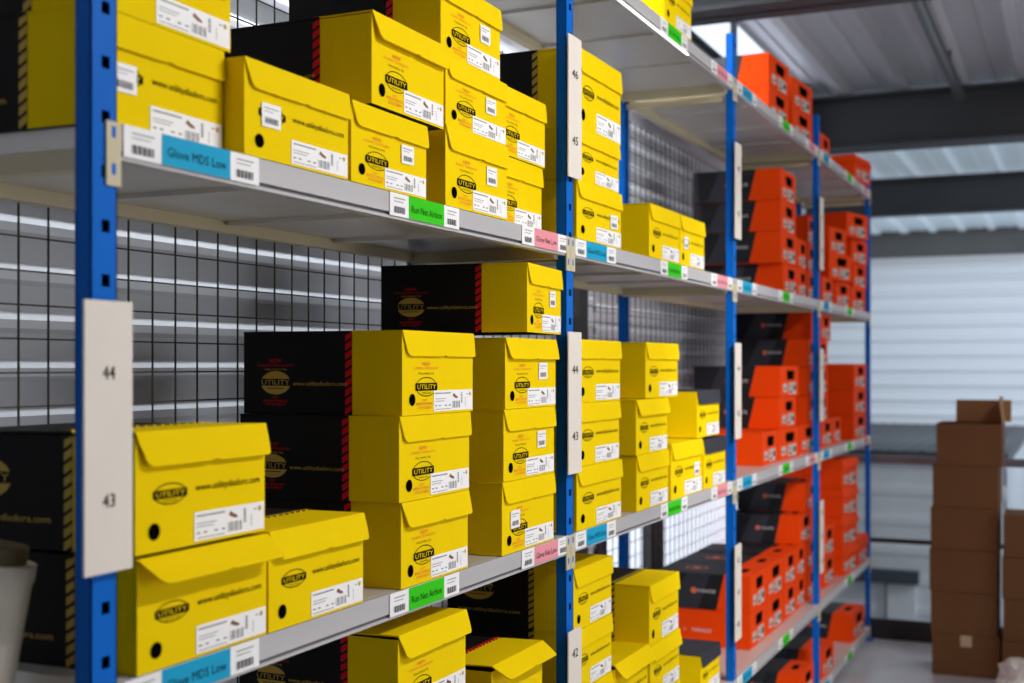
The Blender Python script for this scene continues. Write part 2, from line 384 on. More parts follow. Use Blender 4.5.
BOXES = [
 ('G', -0.036, 1.24, 1.876, 0.271, 0.15, 0.0, 'ps', 'yellow shoebox just right of the nearest blue post, lower of two, upper shelf'),
 ('G', -0.034, 1.245, 2.028, 0.282, 0.15, 0.0, '', 'yellow shoebox at the top left, resting on the box by the nearest post'),
 ('G', 0, 1.514, 1.876, 0.284, 0.14, 0.0, 'pl', 'yellow shoebox with a price sticker over its logo, left of the green-labelled stretch, upper shelf'),
 ('R', 0, 1.808, 1.876, 0.264, 0.134, 0.0, 'pm', 'squat yellow shoebox underneath the box shoved askew onto two others, upper shelf'),
 ('R', 0.004, 1.868, 2.016, 0.266, 0.155, 0.0, 'ajar', 'yellow shoebox with red-edged black side perched across two shorter boxes, upper shelf'),
 ('R', 0, 2.15, 1.876, 0.284, 0.152, 0.0, 'pm', 'bottom yellow shoebox of the three-high red-print stack, upper shelf above the pink label'),
 ('R', 0, 2.15, 2.03, 0.278, 0.13, 0.0, 'pm', 'middle yellow shoebox of the three-high red-print stack on the upper shelf'),
 ('R', 0, 2.13, 2.162, 0.268, 0.145, 0.0, 'pm', 'top yellow shoebox of the three-high red-print stack, reaching the top edge of the photo'),
 ('R', -0.035, 2.44, 1.876, 0.264, 0.148, 0.0, '', 'lower yellow shoebox of the recessed pair left of the second blue post, upper shelf'),
 ('R', -0.03, 2.44, 2.026, 0.272, 0.147, 0.0, '', 'upper yellow shoebox of the recessed pair left of the second blue post, upper shelf'),
 ('G', 0, 2.838, 1.876, 0.322, 0.142, 0.0, 'pr', 'bottom yellow shoebox of the stack behind the 46 and 45 sign'),
 ('G', 0, 2.838, 2.02, 0.304, 0.124, 0.0, '', 'middle yellow shoebox of the stack behind the 46 and 45 sign'),
 ('G', 0, 2.842, 2.146, 0.314, 0.19, 0.0, '', 'tall top yellow shoebox of the stack behind the 46 and 45 sign'),
 ('G', 0, 3.399, 1.876, 0.29, 0.15, 0.0, '', 'single-layer yellow shoebox with wide bare yellow side, upper shelf above the green label'),
 ('G', 0, 3.697, 1.876, 0.27, 0.15, 0.0, 'pl', 'single-layer yellow shoebox with price sticker at its left, upper shelf beside the black boxes'),
 ('G', 0, 3.543, 2.575, 0.275, 0.15, 0.0, '', 'lone yellow shoebox seen from below on the topmost shelf'),
 ('G', 0, 1.286, 1.173, 0.282, 0.148, 0.0, 'open', 'yellow shoebox with raised front flap under another, right of the 43 sign, middle shelf'),
 ('G', 0, 1.282, 1.327, 0.282, 0.153, 0.0, 'wide', 'yellow shoebox lying on the raised-flap box, right of the 44 and 43 sign'),
 ('G', 0, 1.574, 1.173, 0.272, 0.148, 0.0, 'ajar', 'single yellow shoebox with toothed lid and loose flap, middle shelf left of the green label'),
 ('R', 0, 1.977, 1.173, 0.269, 0.152, 0.0, 'open2', 'bottom yellow shoebox of the stack above the green label, middle shelf'),
 ('R', 0, 1.97, 1.327, 0.282, 0.152, 0.0, '', 'second yellow shoebox of the stack above the green label, middle shelf'),
 ('R', 0, 1.981, 1.481, 0.287, 0.152, 0.0, '', 'top yellow shoebox with long black side, stack above the middle-shelf green label'),
 ('R', 0, 2.408, 1.173, 0.284, 0.152, 0.0, 'pl', 'bottom yellow shoebox of the four-high stack beside the second blue post, middle shelf'),
 ('R', 0, 2.416, 1.327, 0.279, 0.15, 0.0, 'pm', 'second yellow shoebox from the bottom of the four-high stack, sticker over its logo'),
 ('R', 0, 2.424, 1.479, 0.28, 0.15, 0.0, 'ajarp', 'third yellow shoebox from the bottom of the four-high stack on the middle shelf'),
 ('R', 0.02, 2.494, 1.643, 0.262, 0.148, -6.0, 'pm', 'top yellow shoebox of the four-high stack, jutting out in front of the second post'),
 ('G', 0, 2.838, 1.173, 0.322, 0.152, 0.0, '', 'bottom yellow shoebox of the stack behind the second 44 and 43 sign'),
 ('G', 0, 2.838, 1.327, 0.307, 0.152, 0.0, '', 'middle yellow shoebox of the stack behind the second 44 and 43 sign'),
 ('G', 0, 2.838, 1.481, 0.314, 0.152, 0.0, '', 'top yellow shoebox of the stack behind the second 44 and 43 sign'),
 ('G', 0, 3.288, 1.173, 0.287, 0.152, 0.0, '', 'bottom yellow shoebox of the three-high stack in the middle of the second bay'),
 ('G', 0, 3.284, 1.327, 0.284, 0.15, 0.0, 'open2', 'half-open middle yellow shoebox of the three-high stack in the second bay'),
 ('G', 0, 3.366, 1.48, 0.307, 0.155, 0.0, '', 'top yellow shoebox of the three-high stack in the second bay, set off to the right'),
 ('G', 0, 3.605, 1.173, 0.335, 0.166, 0.0, 'pr', 'yellow shoebox below the dark-lidded boxes, left one, middle shelf by the green tag'),
 ('D', 0, 3.961, 1.173, 0.271, 0.16, 0.0, '', 'yellow shoebox with dark grey lid on the shelf, under the other dark-lidded box'),
 ('D', 0, 3.885, 1.343, 0.267, 0.148, 0.0, '', 'yellow shoebox with dark grey lid on top, just left of the third blue post'),
 ('R', 0, 1.966, 0.475, 0.27, 0.152, 0.0, '', 'bottom yellow shoebox of the leftmost lower-shelf stack, under the middle-shelf green label'),
 ('R', 0, 1.966, 0.629, 0.27, 0.152, 0.0, '', 'second yellow shoebox of the leftmost lower-shelf stack, under the middle-shelf green label'),
 ('R', 0, 1.966, 0.783, 0.27, 0.152, 0.0, '', 'third yellow shoebox of the leftmost lower-shelf stack, under the middle-shelf green label'),
 ('R', 0, 1.966, 0.937, 0.27, 0.15, 0.0, 'wide2', 'top yellow shoebox with loose flap, leftmost on the lower shelf under the green label'),
 ('R', -0.02, 2.4, 0.475, 0.272, 0.152, 0.0, '', 'bottom yellow shoebox of the stack carrying the wide-open flap, lower shelf'),
 ('R', -0.02, 2.4, 0.629, 0.272, 0.152, 0.0, '', 'second yellow shoebox of the stack carrying the wide-open flap, lower shelf'),
 ('R', -0.02, 2.4, 0.783, 0.272, 0.15, 0.0, 'wideopen', 'yellow shoebox with its lid flap sticking far out, lower shelf left of the 42 sign'),
 ('G', -0.012, 2.848, 0.475, 0.27, 0.149, 0.0, '', 'bottom yellow shoebox of the stack right behind the 42 sign, lower shelf'),
 ('G', -0.012, 2.848, 0.626, 0.27, 0.149, 0.0, 'open2', 'second yellow shoebox of the stack right behind the 42 sign, lower shelf'),
 ('G', -0.012, 2.848, 0.777, 0.27, 0.149, 0.0, '', 'third yellow shoebox of the stack right behind the 42 sign, lower shelf'),
 ('G', -0.012, 2.848, 0.928, 0.27, 0.149, 0.0, '', 'top yellow shoebox of the stack right behind the 42 sign, lower shelf'),
 ('G', -0.005, 3.121, 0.475, 0.279, 0.152, 0.0, '', 'lower yellow shoebox beneath the one with the raised sloping lid, lower shelf'),
 ('G', -0.005, 3.121, 0.629, 0.279, 0.152, 0.0, 'half', 'yellow shoebox with raised sloping lid right of the 42 sign stack, lower shelf'),
 ('G', 0, 3.408, 0.475, 0.282, 0.152, 0.0, '', 'bottom yellow shoebox of the three-high stack left of the dark-lidded box, lower shelf'),
 ('G', 0, 3.408, 0.629, 0.281, 0.152, 0.0, 'open2', 'middle yellow shoebox of the three-high stack with loose flap, lower shelf'),
 ('G', 0, 3.4, 0.783, 0.28, 0.17, 0.0, '', 'top yellow shoebox of the three-high stack, black rear half catching shelf shadow'),
 ('D', -0.035, 4.051, 0.475, 0.239, 0.144, 0.0, '', 'single yellow shoebox with black lid, lower shelf by the third post'),
 ('B', -0.05, 5.387, 1.876, 0.3, 0.131, 0.2, '', 'bottom orange and black shoebox of the four-high stack behind the third post sign, upper shelf'),
 ('B', -0.05, 5.338, 2.008, 0.3, 0.131, 1.6, '', 'second orange and black shoebox of the four-high stack behind the third post sign, upper shelf'),
 ('B', -0.05, 5.343, 2.141, 0.3, 0.131, 0.3, '', 'third orange and black shoebox of the four-high stack behind the third post sign, upper shelf'),
 ('B', -0.05, 5.334, 2.273, 0.3, 0.131, 0.5, '', 'top orange and black shoebox of the four-high stack behind the third post sign, upper shelf'),
 ('B', -0.05, 5.696, 1.876, 0.2, 0.131, 0.0, '', 'lower orange shoebox squeezed right of the four-high stack, upper shelf'),
 ('B', -0.05, 5.696, 2.008, 0.2, 0.131, 0.0, '', 'upper orange shoebox squeezed right of the four-high stack, upper shelf'),
 ('B', -0.06, 5.962, 1.876, 0.191, 0.131, 0.0, '', 'bottom orange shoebox half hidden behind the fourth blue post, upper shelf'),
 ('B', -0.06, 5.962, 2.008, 0.191, 0.131, 0.0, '', 'second orange shoebox half hidden behind the fourth blue post, upper shelf'),
 ('B', -0.06, 5.962, 2.141, 0.191, 0.131, 0.0, '', 'top orange shoebox half hidden behind the fourth blue post, upper shelf'),
 ('O', -0.05, 6.279, 1.876, 0.3, 0.131, 0.1, '', 'leaning orange shoebox at shelf level just right of the fourth post, upper shelf'),
 ('O', -0.05, 6.639, 1.876, 0.3, 0.131, 5.2, '', 'orange shoebox at the bottom with lid line, beside the leaning box, upper shelf'),
 ('O', -0.05, 7.139, 1.876, 0.28, 0.131, 6.8, '', 'orange shoebox at the bottom by the farthest post, upper shelf'),
 ('O', -0.05, 6.468, 2.008, 0.3, 0.131, 12.7, '', 'wide-turned orange shoebox in the second layer, right of the fourth post, upper shelf'),
 ('O', -0.05, 6.468, 2.141, 0.28, 0.131, 8.0, '', 'orange shoebox in the third layer turned to the aisle, right of the fourth post'),
 ('O', -0.05, 7.207, 2.008, 0.26, 0.131, 7.0, '', 'orange shoebox in the second layer next to the farthest post, upper shelf'),
 ('O', -0.05, 7.163, 2.141, 0.27, 0.131, 9.0, '', 'orange shoebox in the third layer next to the farthest post, upper shelf'),
 ('O', -0.05, 6.995, 2.273, 0.3, 0.131, 13.3, '', 'topmost orange shoebox beside the farthest post, upper shelf'),
 ('A', -0.05, 4.992, 1.173, 0.282, 0.131, 0.0, '', 'plain orange shoebox, first after the third post, middle shelf'),
 ('A', -0.05, 5.289, 1.173, 0.34, 0.131, 3.2, '', 'plain orange shoebox, second after the third post, middle shelf'),
 ('A', -0.05, 5.745, 1.173, 0.3, 0.131, 2.4, '', 'plain orange shoebox, just left of the fourth post, middle shelf'),
 ('B', -0.05, 5.32, 1.306, 0.3, 0.131, 1.4, '', 'orange and black shoebox in the middle of the three-high pile, middle shelf'),
 ('B', -0.05, 5.328, 1.439, 0.3, 0.131, 3.2, '', 'orange and black shoebox topping the three-high pile, middle shelf'),
 ('B', -0.05, 5.917, 1.304, 0.227, 0.128, 0.0, '', 'second layer orange and black shoebox behind the fourth post, middle shelf'),
 ('B', -0.05, 6.157, 1.304, 0.27, 0.128, 0.0, '', 'second layer orange shoebox just right of the fourth post sign, middle shelf'),
 ('B', -0.05, 5.917, 1.435, 0.227, 0.128, 0.0, '', 'third layer orange and black shoebox behind the fourth post, middle shelf'),
 ('B', -0.05, 6.157, 1.435, 0.27, 0.128, 0.0, '', 'third layer orange shoebox just right of the fourth post sign, middle shelf'),
 ('B', -0.05, 5.917, 1.566, 0.227, 0.128, 0.0, '', 'fourth layer orange and black shoebox behind the fourth post, middle shelf'),
 ('B', -0.05, 6.157, 1.566, 0.27, 0.128, 0.0, '', 'fourth layer orange shoebox just right of the fourth post sign, middle shelf'),
 ('B', -0.05, 6.001, 1.697, 0.226, 0.128, 0.0, '', 'topmost layer orange and black shoebox behind the fourth post, middle shelf'),
 ('B', -0.05, 6.242, 1.697, 0.268, 0.128, 0.0, '', 'topmost layer orange shoebox just right of the fourth post sign, middle shelf'),
 ('O', -0.05, 6.253, 1.173, 0.3, 0.131, 0.3, '', 'orange shoebox with dark hand hole at shelf level right of the fourth post, middle shelf'),
 ('O', -0.05, 6.579, 1.173, 0.228, 0.131, 0.0, '', 'narrow orange shoebox at shelf level left of the red stack, middle shelf'),
 ('O', -0.005, 6.951, 1.173, 0.36, 0.135, 1.5, '', 'bottom red-orange shoebox of the three-high stack by the farthest post, middle shelf'),
 ('O', -0.005, 6.951, 1.31, 0.36, 0.135, 1.5, '', 'middle red-orange shoebox of the three-high stack by the farthest post, middle shelf'),
 ('O', -0.005, 6.951, 1.447, 0.36, 0.135, 1.5, '', 'top red-orange shoebox of the three-high stack by the farthest post, middle shelf'),
 ('A', -0.06, 4.838, 0.475, 0.273, 0.14, 0.0, '', 'plain orange shoebox with white wordmark, bottom layer behind the third post, lower shelf'),
 ('B', -0.06, 5.119, 0.475, 0.3, 0.14, 0.6, '', 'orange shoebox, second along the bottom layer right of the third post, lower shelf'),
 ('B', -0.06, 5.454, 0.475, 0.246, 0.14, 0.0, '', 'orange shoebox, third along the bottom layer right of the third post, lower shelf'),
 ('B', -0.06, 5.715, 0.475, 0.186, 0.14, 0.0, '', 'orange shoebox, fourth along the bottom layer right of the third post, lower shelf'),
 ('B', -0.06, 4.847, 0.617, 0.265, 0.14, 0.0, '', 'orange and black shoebox with white wordmark, behind the third post, lower shelf'),
 ('B', -0.06, 5.119, 0.617, 0.3, 0.14, 0.6, '', 'orange and black shoebox, second along the upper layer, lower shelf'),
 ('B', -0.06, 5.454, 0.617, 0.246, 0.14, 0.0, '', 'orange and black shoebox, third along the upper layer, lower shelf'),
 ('B', -0.06, 5.715, 0.617, 0.186, 0.14, 0.0, '', 'orange and black shoebox, fourth along the upper layer, lower shelf'),
 ('B', -0.06, 5.791, 0.759, 0.25, 0.131, 0.6, '', 'orange and black shoebox lying on the double row, hand hole facing up, lower shelf'),
 ('B', -0.06, 5.933, 0.892, 0.3, 0.131, 0.8, '', 'orange and black shoebox highest under the middle shelf, behind the fourth post'),
 ('O', -0.06, 5.943, 0.475, 0.26, 0.14, 1.1, '', 'lower orange shoebox of the stack behind the fourth post base, lower shelf'),
 ('O', -0.06, 5.943, 0.617, 0.26, 0.14, 1.1, '', 'upper orange shoebox of the stack behind the fourth post base, lower shelf'),
 ('O', -0.05, 6.321, 0.475, 0.27, 0.146, 0.7, '', 'lower orange shoebox with hand hole between fourth post and red stack, lower shelf'),
 ('O', -0.05, 6.321, 0.625, 0.27, 0.146, 0.7, '', 'upper orange shoebox with hand hole between fourth post and red stack, lower shelf'),
 ('L', -0.03, 6.731, 0.475, 0.32, 0.15, 4.7, '', 'bottom red shoebox with flared lid in the four-high stack, lower shelf'),
 ('L', -0.03, 6.721, 0.627, 0.32, 0.15, 5.0, '', 'second red shoebox with flared lid in the four-high stack, lower shelf'),
 ('L', -0.03, 6.731, 0.779, 0.32, 0.15, 4.7, '', 'third red shoebox with flared lid in the four-high stack, lower shelf'),
 ('L', -0.03, 6.721, 0.931, 0.32, 0.15, 5.0, '', 'top red shoebox with flared lid in the four-high stack, lower shelf'),
 ('L', -0.01, 7.117, 0.475, 0.26, 0.15, 2.5, '', 'small red shoebox with lid beside the farthest post, lower shelf'),
 ('B', -0.02, 6.986, 0.08, 0.34, 0.15, 2.3, '', 'orange and black shoebox alone at the far end of the bottom shelf'),
 ('B', -0.02, 6.102, 0.08, 0.3, 0.135, 0.9, '', 'orange and black shoebox on the bottom shelf behind the fourth post base'),
 ('B', -0.02, 5.617, 0.08, 0.275, 0.131, 0.5, '', 'orange and black shoebox on the bottom shelf with dark hole in its top'),
 ('B', -0.05, 5.11, 2.575, 0.32, 0.131, 2.9, '', 'lower orange and black shoebox right of the third post on the topmost shelf'),
 ('B', -0.05, 5.11, 2.708, 0.32, 0.131, 2.9, '', 'upper orange and black shoebox right of the third post on the topmost shelf'),
 ('O', -0.05, 5.567, 2.575, 0.32, 0.131, 4.8, '', 'lower orange shoebox left of the fourth post on the topmost shelf'),
 ('O', -0.05, 5.567, 2.708, 0.32, 0.131, 4.8, '', 'upper orange shoebox left of the fourth post on the topmost shelf'),
 ('O', -0.05, 6.24, 2.575, 0.24, 0.131, 0.1, '', 'small orange shoebox right of the fourth post on the topmost shelf'),
 ('L', -0.005, 6.957, 2.575, 0.32, 0.131, 6.6, '', 'orange shoebox with lid at the far end of the topmost shelf'),
]
for r in BOXES:
    (yellow_box if r[0] in 'RGD' else orange_box)(*r)

# ------------------------------------------------------------------ racking
PY = [1.203+1.567*k for k in range(5)]       # left edge of each front post
PW, PD, ZT, XR = .046, .025, 2.727, -.42
LEV = [('bottom', .08), ('lower', .475), ('middle', 1.173), ('upper', 1.876), ('topmost', 2.575)]
POSTN = ['nearest', 'second', 'third', 'fourth', 'farthest']
def post_mesh(front=True):
    mb = MB(); t = .0022; s = 1 if front else -1
    X = (lambda x: x) if front else (lambda x: -x)
    def bx(x0, x1, y0, y1, z0, z1, m):
        a, b = sorted((X(x0), X(x1))); mb.box(a, b, y0, y1, z0, z1, m)
    h0, h1, pitch, sh = .40*PW, .72*PW, .0675, .0155
    bx(-t, 0, 0, h0, 0, ZT, 'post blue'); bx(-t, 0, h1, PW, 0, ZT, 'post blue')
    n = int(ZT/pitch); z = 0.
    for k in range(n):
        zc = .048+pitch*k; bx(-t, 0, h0, h1, z, zc, 'post blue'); z = zc+sh
    bx(-t, 0, h0, h1, z, ZT, 'post blue')
    bx(-PD, 0, 0, t, 0, ZT, 'post blue'); bx(-PD, 0, PW-t, PW, 0, ZT, 'post blue')
    bx(-PD, -PD+t, 0, .012, 0, ZT, 'post blue'); bx(-PD, -PD+t, PW-.012, PW, 0, ZT, 'post blue')
    bx(-PD+t, -t, t, PW-t, ZT-.004, ZT, 'post shade'); bx(-.014, -.012, t, PW-t, .002, ZT-.01, 'post shade')  # dark sheet stands for the shade behind the slots
    return mb.mesh('post')
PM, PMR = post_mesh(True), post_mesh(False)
fm = MB(); fm.box(-.085, .02, -.03, PW+.03, 0, .004, 'post blue'); fm.box(-PD, 0, -.004, 0, .004, .06, 'post blue'); FM = fm.mesh('foot_plate')
bm_ = MB(); bm_.box(XR+PD, -PD, .015, .030, -.010, .010, 'cream metal'); BM = bm_.mesh('cross_brace')
def sign(nums, y, z1, parent, i):
    mb = MB(); w, h = .084, .333
    mb.box(.012, .015, y, y+w, z1-h, z1, 'sign plastic')
    for zz in (z1-.03, z1-h+.03): mb.box(.0005, .012, .020, .034, zz-.006, zz+.006, 'sign plastic')
    f = Frame((.015, y, z1-h), (0,1,0), (0,0,1), .0005)
    n = len(nums); cx = w*.49
    for k, s in enumerate(nums):
        b = h*(1-(k+.5)/n) if n == 3 else h*(.735 if k == 0 else .265)
        mb.text(f, s, cx, b, .0215 if i == 0 else .036, 'black ink', h=.0165 if i == 0 else .020)
    o = mb.obj('size_sign', parent); return o
for i, y in enumerate(PY):
    extra = ['carrying the big 44 and 43 sign', 'between the first and second bays', 'between yellow and orange boxes', 'standing among the orange boxes', 'at the end of the rack'][i]
    t = thing('rack_upright', f'{POSTN[i]} slotted blue steel rack upright {extra}', 'rack post', (0, y, 0), 0, 'blue rack uprights')
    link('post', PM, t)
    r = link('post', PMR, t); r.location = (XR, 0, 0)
    for x in (0, XR+.065): q = link('foot_plate', FM, t); q.location = (x, 0, 0)
    for z in (.05, 2.505): q = link('cross_brace', BM, t); q.location = (0, 0, z)
    if i < 4:
        off = -.027 if i == 0 else -.022
        for zt, nums in ((2.345, ('46', '45')), (1.650, ('44', '43')), (.950, ('42', '41', '40'))):
            if i == 0 and zt != 1.650: continue
            sign(nums, off, zt, t, i)

STRIP = {'blue': 'label blue', 'green': 'label green', 'pink': 'label pink'}
def rail_label(parent, y0, w, zt, colour, txt):
    mb = MB(); h = .0405
    mb.box(.0006, .0022, y0, y0+w, zt-h-.001, zt-.001, 'white paper')
    f = Frame((.0022, y0, zt-h-.001), (0,1,0), (0,0,1), .0006)
    a, b = w*.25, w*.76
    mb.rect(f, a, b, 0, h, STRIP[colour])
    mb.text(f, txt, (a+b)/2, h*.45, (b-a)*.86, 'black ink', h=.0125)
    for c in (0, b):
        ww = a if c == 0 else w-b
        mb.rect(f, c+ww*.2, c+ww*.8, h*.76, h*.80, 'grey ink'); mb.rect(f, c+ww*.2, c+ww*.7, h*.62, h*.65, 'grey ink')
        x = c+ww*.2
        for k in range(14):
            q = ww*(.013+.011*((k*5) % 3)); mb.rect(f, x, x+q, h*.14, h*.42, 'bar ink'); x += ww*.042
    o = mb.obj('shelf_label', parent); o['label'] = f'{colour} shelf label with barcodes'
    return o
for b in range(4):
    ya, yb = PY[b]+PW, PY[b+1]
    for li, (ln, z) in enumerate(LEV):
        place = f'between the {POSTN[b]} and {POSTN[b+1]} posts'
        t = thing('rack_shelf', f'{ln} grey steel rack shelf {place}', 'shelf', (0, ya, z), 0, 'steel rack shelves')
        ln_ = yb-ya
        d = MB(); d.box(-.40, -.012, 0, ln_, -.028, -.0008, 'deck metal')
        for k in range(1, 4): d.box(-.39, -.03, ln_*k/4-.012, ln_*k/4+.012, -.036, -.028, 'deck metal')
        d.obj('deck', t)
        m = MB(); m.box(-.022, 0, 0, ln_, -.036, -.0012, 'rail grey'); m.box(-.022, -.005, 0, ln_, -.042, -.036, 'rail groove'); m.box(-.022, -.001, 0, ln_, -.047, -.042, 'rail grey'); m.obj('front_rail', t)
        m = MB(); m.box(-.42, -.395, 0, ln_, -.05, -.0012, 'cream metal'); m.box(-.428, -.42, 0, ln_, -.045, -.005, 'cream metal'); m.obj('rear_rail', t)
        for yy in (.0, ln_-.026):
            m = MB(); m.box(-.40, -.02, yy, yy+.026, -.056, -.028, 'cream metal'); m.obj('side_rail', t)
        for yy, sgn in ((-.022, 1), (ln_-.004, -1)):
            for xx in (.0002, -.4235):
                m = MB(); m.box(xx, xx+.003, yy, yy+.026, -.082, -.002, 'cream metal'); m.box(xx+.003, xx+.0034, yy+.009, yy+.016, -.022, -.008, 'post blue'); m.box(xx+.003, xx+.0034, yy+.009, yy+.016, -.068, -.054, 'post blue')
                m.obj('beam_connector', t)
        if ln == 'bottom' and b < 2: continue
        if not (b == 3 and ln in ('lower',)):
            rail_label(t, .010, .288, -.0005, 'blue', 'Glove MDS Low')
        rail_label(t, .685, .27, -.0005, 'green', 'Run Net Airbox')
        if b < 2 or ln in ('topmost', 'middle'): rail_label(t, ln_-.285 if b else ln_-.262, .27, -.0005, 'pink', 'Glove Net Low')
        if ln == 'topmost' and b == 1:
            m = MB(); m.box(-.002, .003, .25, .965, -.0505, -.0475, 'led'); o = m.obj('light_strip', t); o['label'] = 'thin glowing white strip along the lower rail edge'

for b in range(4):                           # wire mesh backs
    ya, yb = PY[b]+.02, PY[b+1]+.018
    m = MB(); x = -.447
    k0 = math.ceil((ya-1.786)/.0642); y = 1.786+.0642*k0
    while y < yb: m.tube((x, y, 0), (x, y, 2.50), .0019, 'wire dark', 6, caps=False); y += .0642
    z = 1.778-.0547*31
    while z < 2.5: m.tube((x-.003, ya, z), (x-.003, yb, z), .0016, 'wire dark', 5, caps=False); z += .0547
    o = m.obj('wire_mesh_panel'); tag(o, f'dark wire mesh back panel of the rack between the {POSTN[b]} and {POSTN[b+1]} posts', 'mesh panel', 'wire mesh panels')

# ------------------------------------------------------------------ setting
WX, YF, ZC = -.67, 19.5, 3.52
def ribbed(x0, y0, x1, y1, z0, z1, pitch, depth, m, name):   # wall with horizontal ribs, facing the left of its direction
    mb = MB(); d = Vector((x1-x0, y1-y0, 0)); n = Vector((-d.y, d.x, 0)).normalized()
    prof = []; z = z0
    while z < z1:
        prof += [(z, 0), (z+pitch*.52, 0), (z+pitch*.62, depth), (z+pitch*.80, depth)]; z += pitch
    prof = [(min(a, z1), b) for a, b in prof]+[(z1, 0)]
    vs = []
    for a, b in prof:
        for p in ((x0, y0), (x1, y1)): vs.append((p[0]+n.x*b, p[1]+n.y*b, a))
    fs = [(2*k, 2*k+1, 2*k+3, 2*k+2) for k in range(len(prof)-1)]
    mb.add(vs, fs, m); return struct(mb.obj(name))
WZ0, WZ1, WY0, WY1, YE = .25, 1.12, 4.75, 8.6, 9.0    # low strip window in the left wall, which ends at YE
CZ = 3.22                                              # clerestory strip above
ribbed(WX, YE, WX, WY1, -2.6, CZ, .088, .010, 'cladding', 'wall_left')
ribbed(WX, WY1, WX, WY0, WZ1, CZ, .088, .010, 'cladding', 'wall_left_upper')
ribbed(WX, WY0, WX, -1.2, 0, CZ, .088, .010, 'cladding', 'wall_left_near')
m = MB(); m.box(WX-.03, WX, WY0, WY1, -.05, WZ0, 'cladding'); struct(m.obj('wall_left_sill'))
m = MB(); m.box(WX-.03, WX-.02, WY0, WY1, WZ0, WZ1, 'daylight pane'); w = struct(m.obj('window_1'))
m = MB()
for y, ww in ((WY0, .1), (5.43, .2), (7.6, .1), (WY1-.05, .1)): m.box(WX-.02, WX+.02, y, y+ww, WZ0, WZ1, 'toe board')
m.box(WX-.02, WX+.01, WY0, WY1, WZ0-.03, WZ0+.02, 'dark trim'); m.box(WX-.02, WX+.01, WY0, WY1, WZ1-.02, WZ1+.03, 'dark trim'); m.obj('window_frame', w)
m = MB(); m.box(WX-.03, WX-.02, -1.2, YE, CZ, ZC, 'daylight pane'); w = struct(m.obj('window_2'))
m = MB(); m.box(WX-.03, WX+.01, -1.2, YE, CZ-.03, CZ+.02, 'dark trim')
for k in range(5): m.box(WX-.02, WX+.01, 1.+2*k, 1.04+2*k, CZ, ZC, 'dark trim')
m.obj('window_frame', w)
m = MB(); m.box(WX-.0, WX+.05, 4.42, 4.56, 0, ZC, 'steel beam'); struct(m.obj('trim_1'))
ribbed(9., YF, -6, YF, -2.6, ZC, .220, .03, 'cladding far', 'wall_far')
# roof: metal deck with ribs running away from the camera
m = MB(); prof = []; x = -6.37
while x < 9.2:
    prof += [(x, 0), (x+.13, 0), (x+.14, -.012), (x+.16, -.012), (x+.17, 0), (x+.26, 0), (x+.285, -.06), (x+.345, -.06), (x+.37, 0)]; x += .40
fs = [(2*k, 2*k+1, 2*k+3, 2*k+2) for k in range(len(prof)-1)]
m.add([(a, y, ZC+.045+b) for a, b in prof for y in (-1.5, 10.8)], fs, 'roof sheet'); struct(m.obj('ceiling'))
m = MB(); m.add([(a, y, ZC+.045+b) for a, b in prof for y in (10.8, YF)], fs, 'glow roof sheet'); struct(m.obj('ceiling_far'))  # far roof sheets given a glow of their own to brighten that stretch
def ibeam(y, z0, z1, n, fw=.20):
    X0 = WX if y < YE else -6
    m = MB(); m.box(X0, 9, y, y+.02, z0, z1, 'steel beam'); m.box(X0, 9, y-fw/2, y+fw/2, z0, z0+.02, 'steel beam'); m.box(X0, 9, y-fw/2, y+fw/2, z1-.02, z1, 'steel beam')
    struct(m.obj(f'trim_{n}'))
ibeam(5.55, 3.13, 3.51, 2, .24); ibeam(9.35, 3.12, 3.50, 3, .26); ibeam(13.6, 3.12, 3.50, 4, .2); ibeam(19.3, 3.16, 3.50, 5, .2)
m = MB(); m.tube((.35, 4., 3.42), (.35, 9.2, 3.42), .035, 'pipe', 12)
for y in (4.6, 6.4, 8.2): m.box(.32, .38, y, y+.03, 3.42, 3.52, 'pipe')
tag(m.obj('roof_pipe'), 'grey pipe running along under the metal roof beside the rack', 'pipe')
m = MB(); m.box(WX, 9, -1.5, 7.62, -.15, 0, 'concrete'); struct(m.obj('floor'))
m = MB(); m.box(-6, 9, 7.62, YF, -2.75, -2.6, 'concrete'); struct(m.obj('floor_below'))
m = MB(); m.box(WX+.03, 9, 7.54, 7.57, 0, .115, 'toe board'); struct(m.obj('baseboard_far'))
t = thing('guard_rail', 'grey guard rail with hand rail and thin mid rail behind the cartons', 'railing', (0, 7.56, 0))
m = MB(); m.box(WX+.03, 9, -.025, .025, 1.01, 1.055, 'rail paint'); m.obj('hand_rail', t)
m = MB(); m.tube((WX+.03, 0, .565), (9, 0, .565), .014, 'toe board'); m.obj('mid_rail', t)
for x in (-.60, 2.2, 4.2, 6.2, 8.2): m = MB(); m.box(x, x+.05, -.02, .02, 0, 1.01, 'rail paint'); m.obj('rail_post', t)
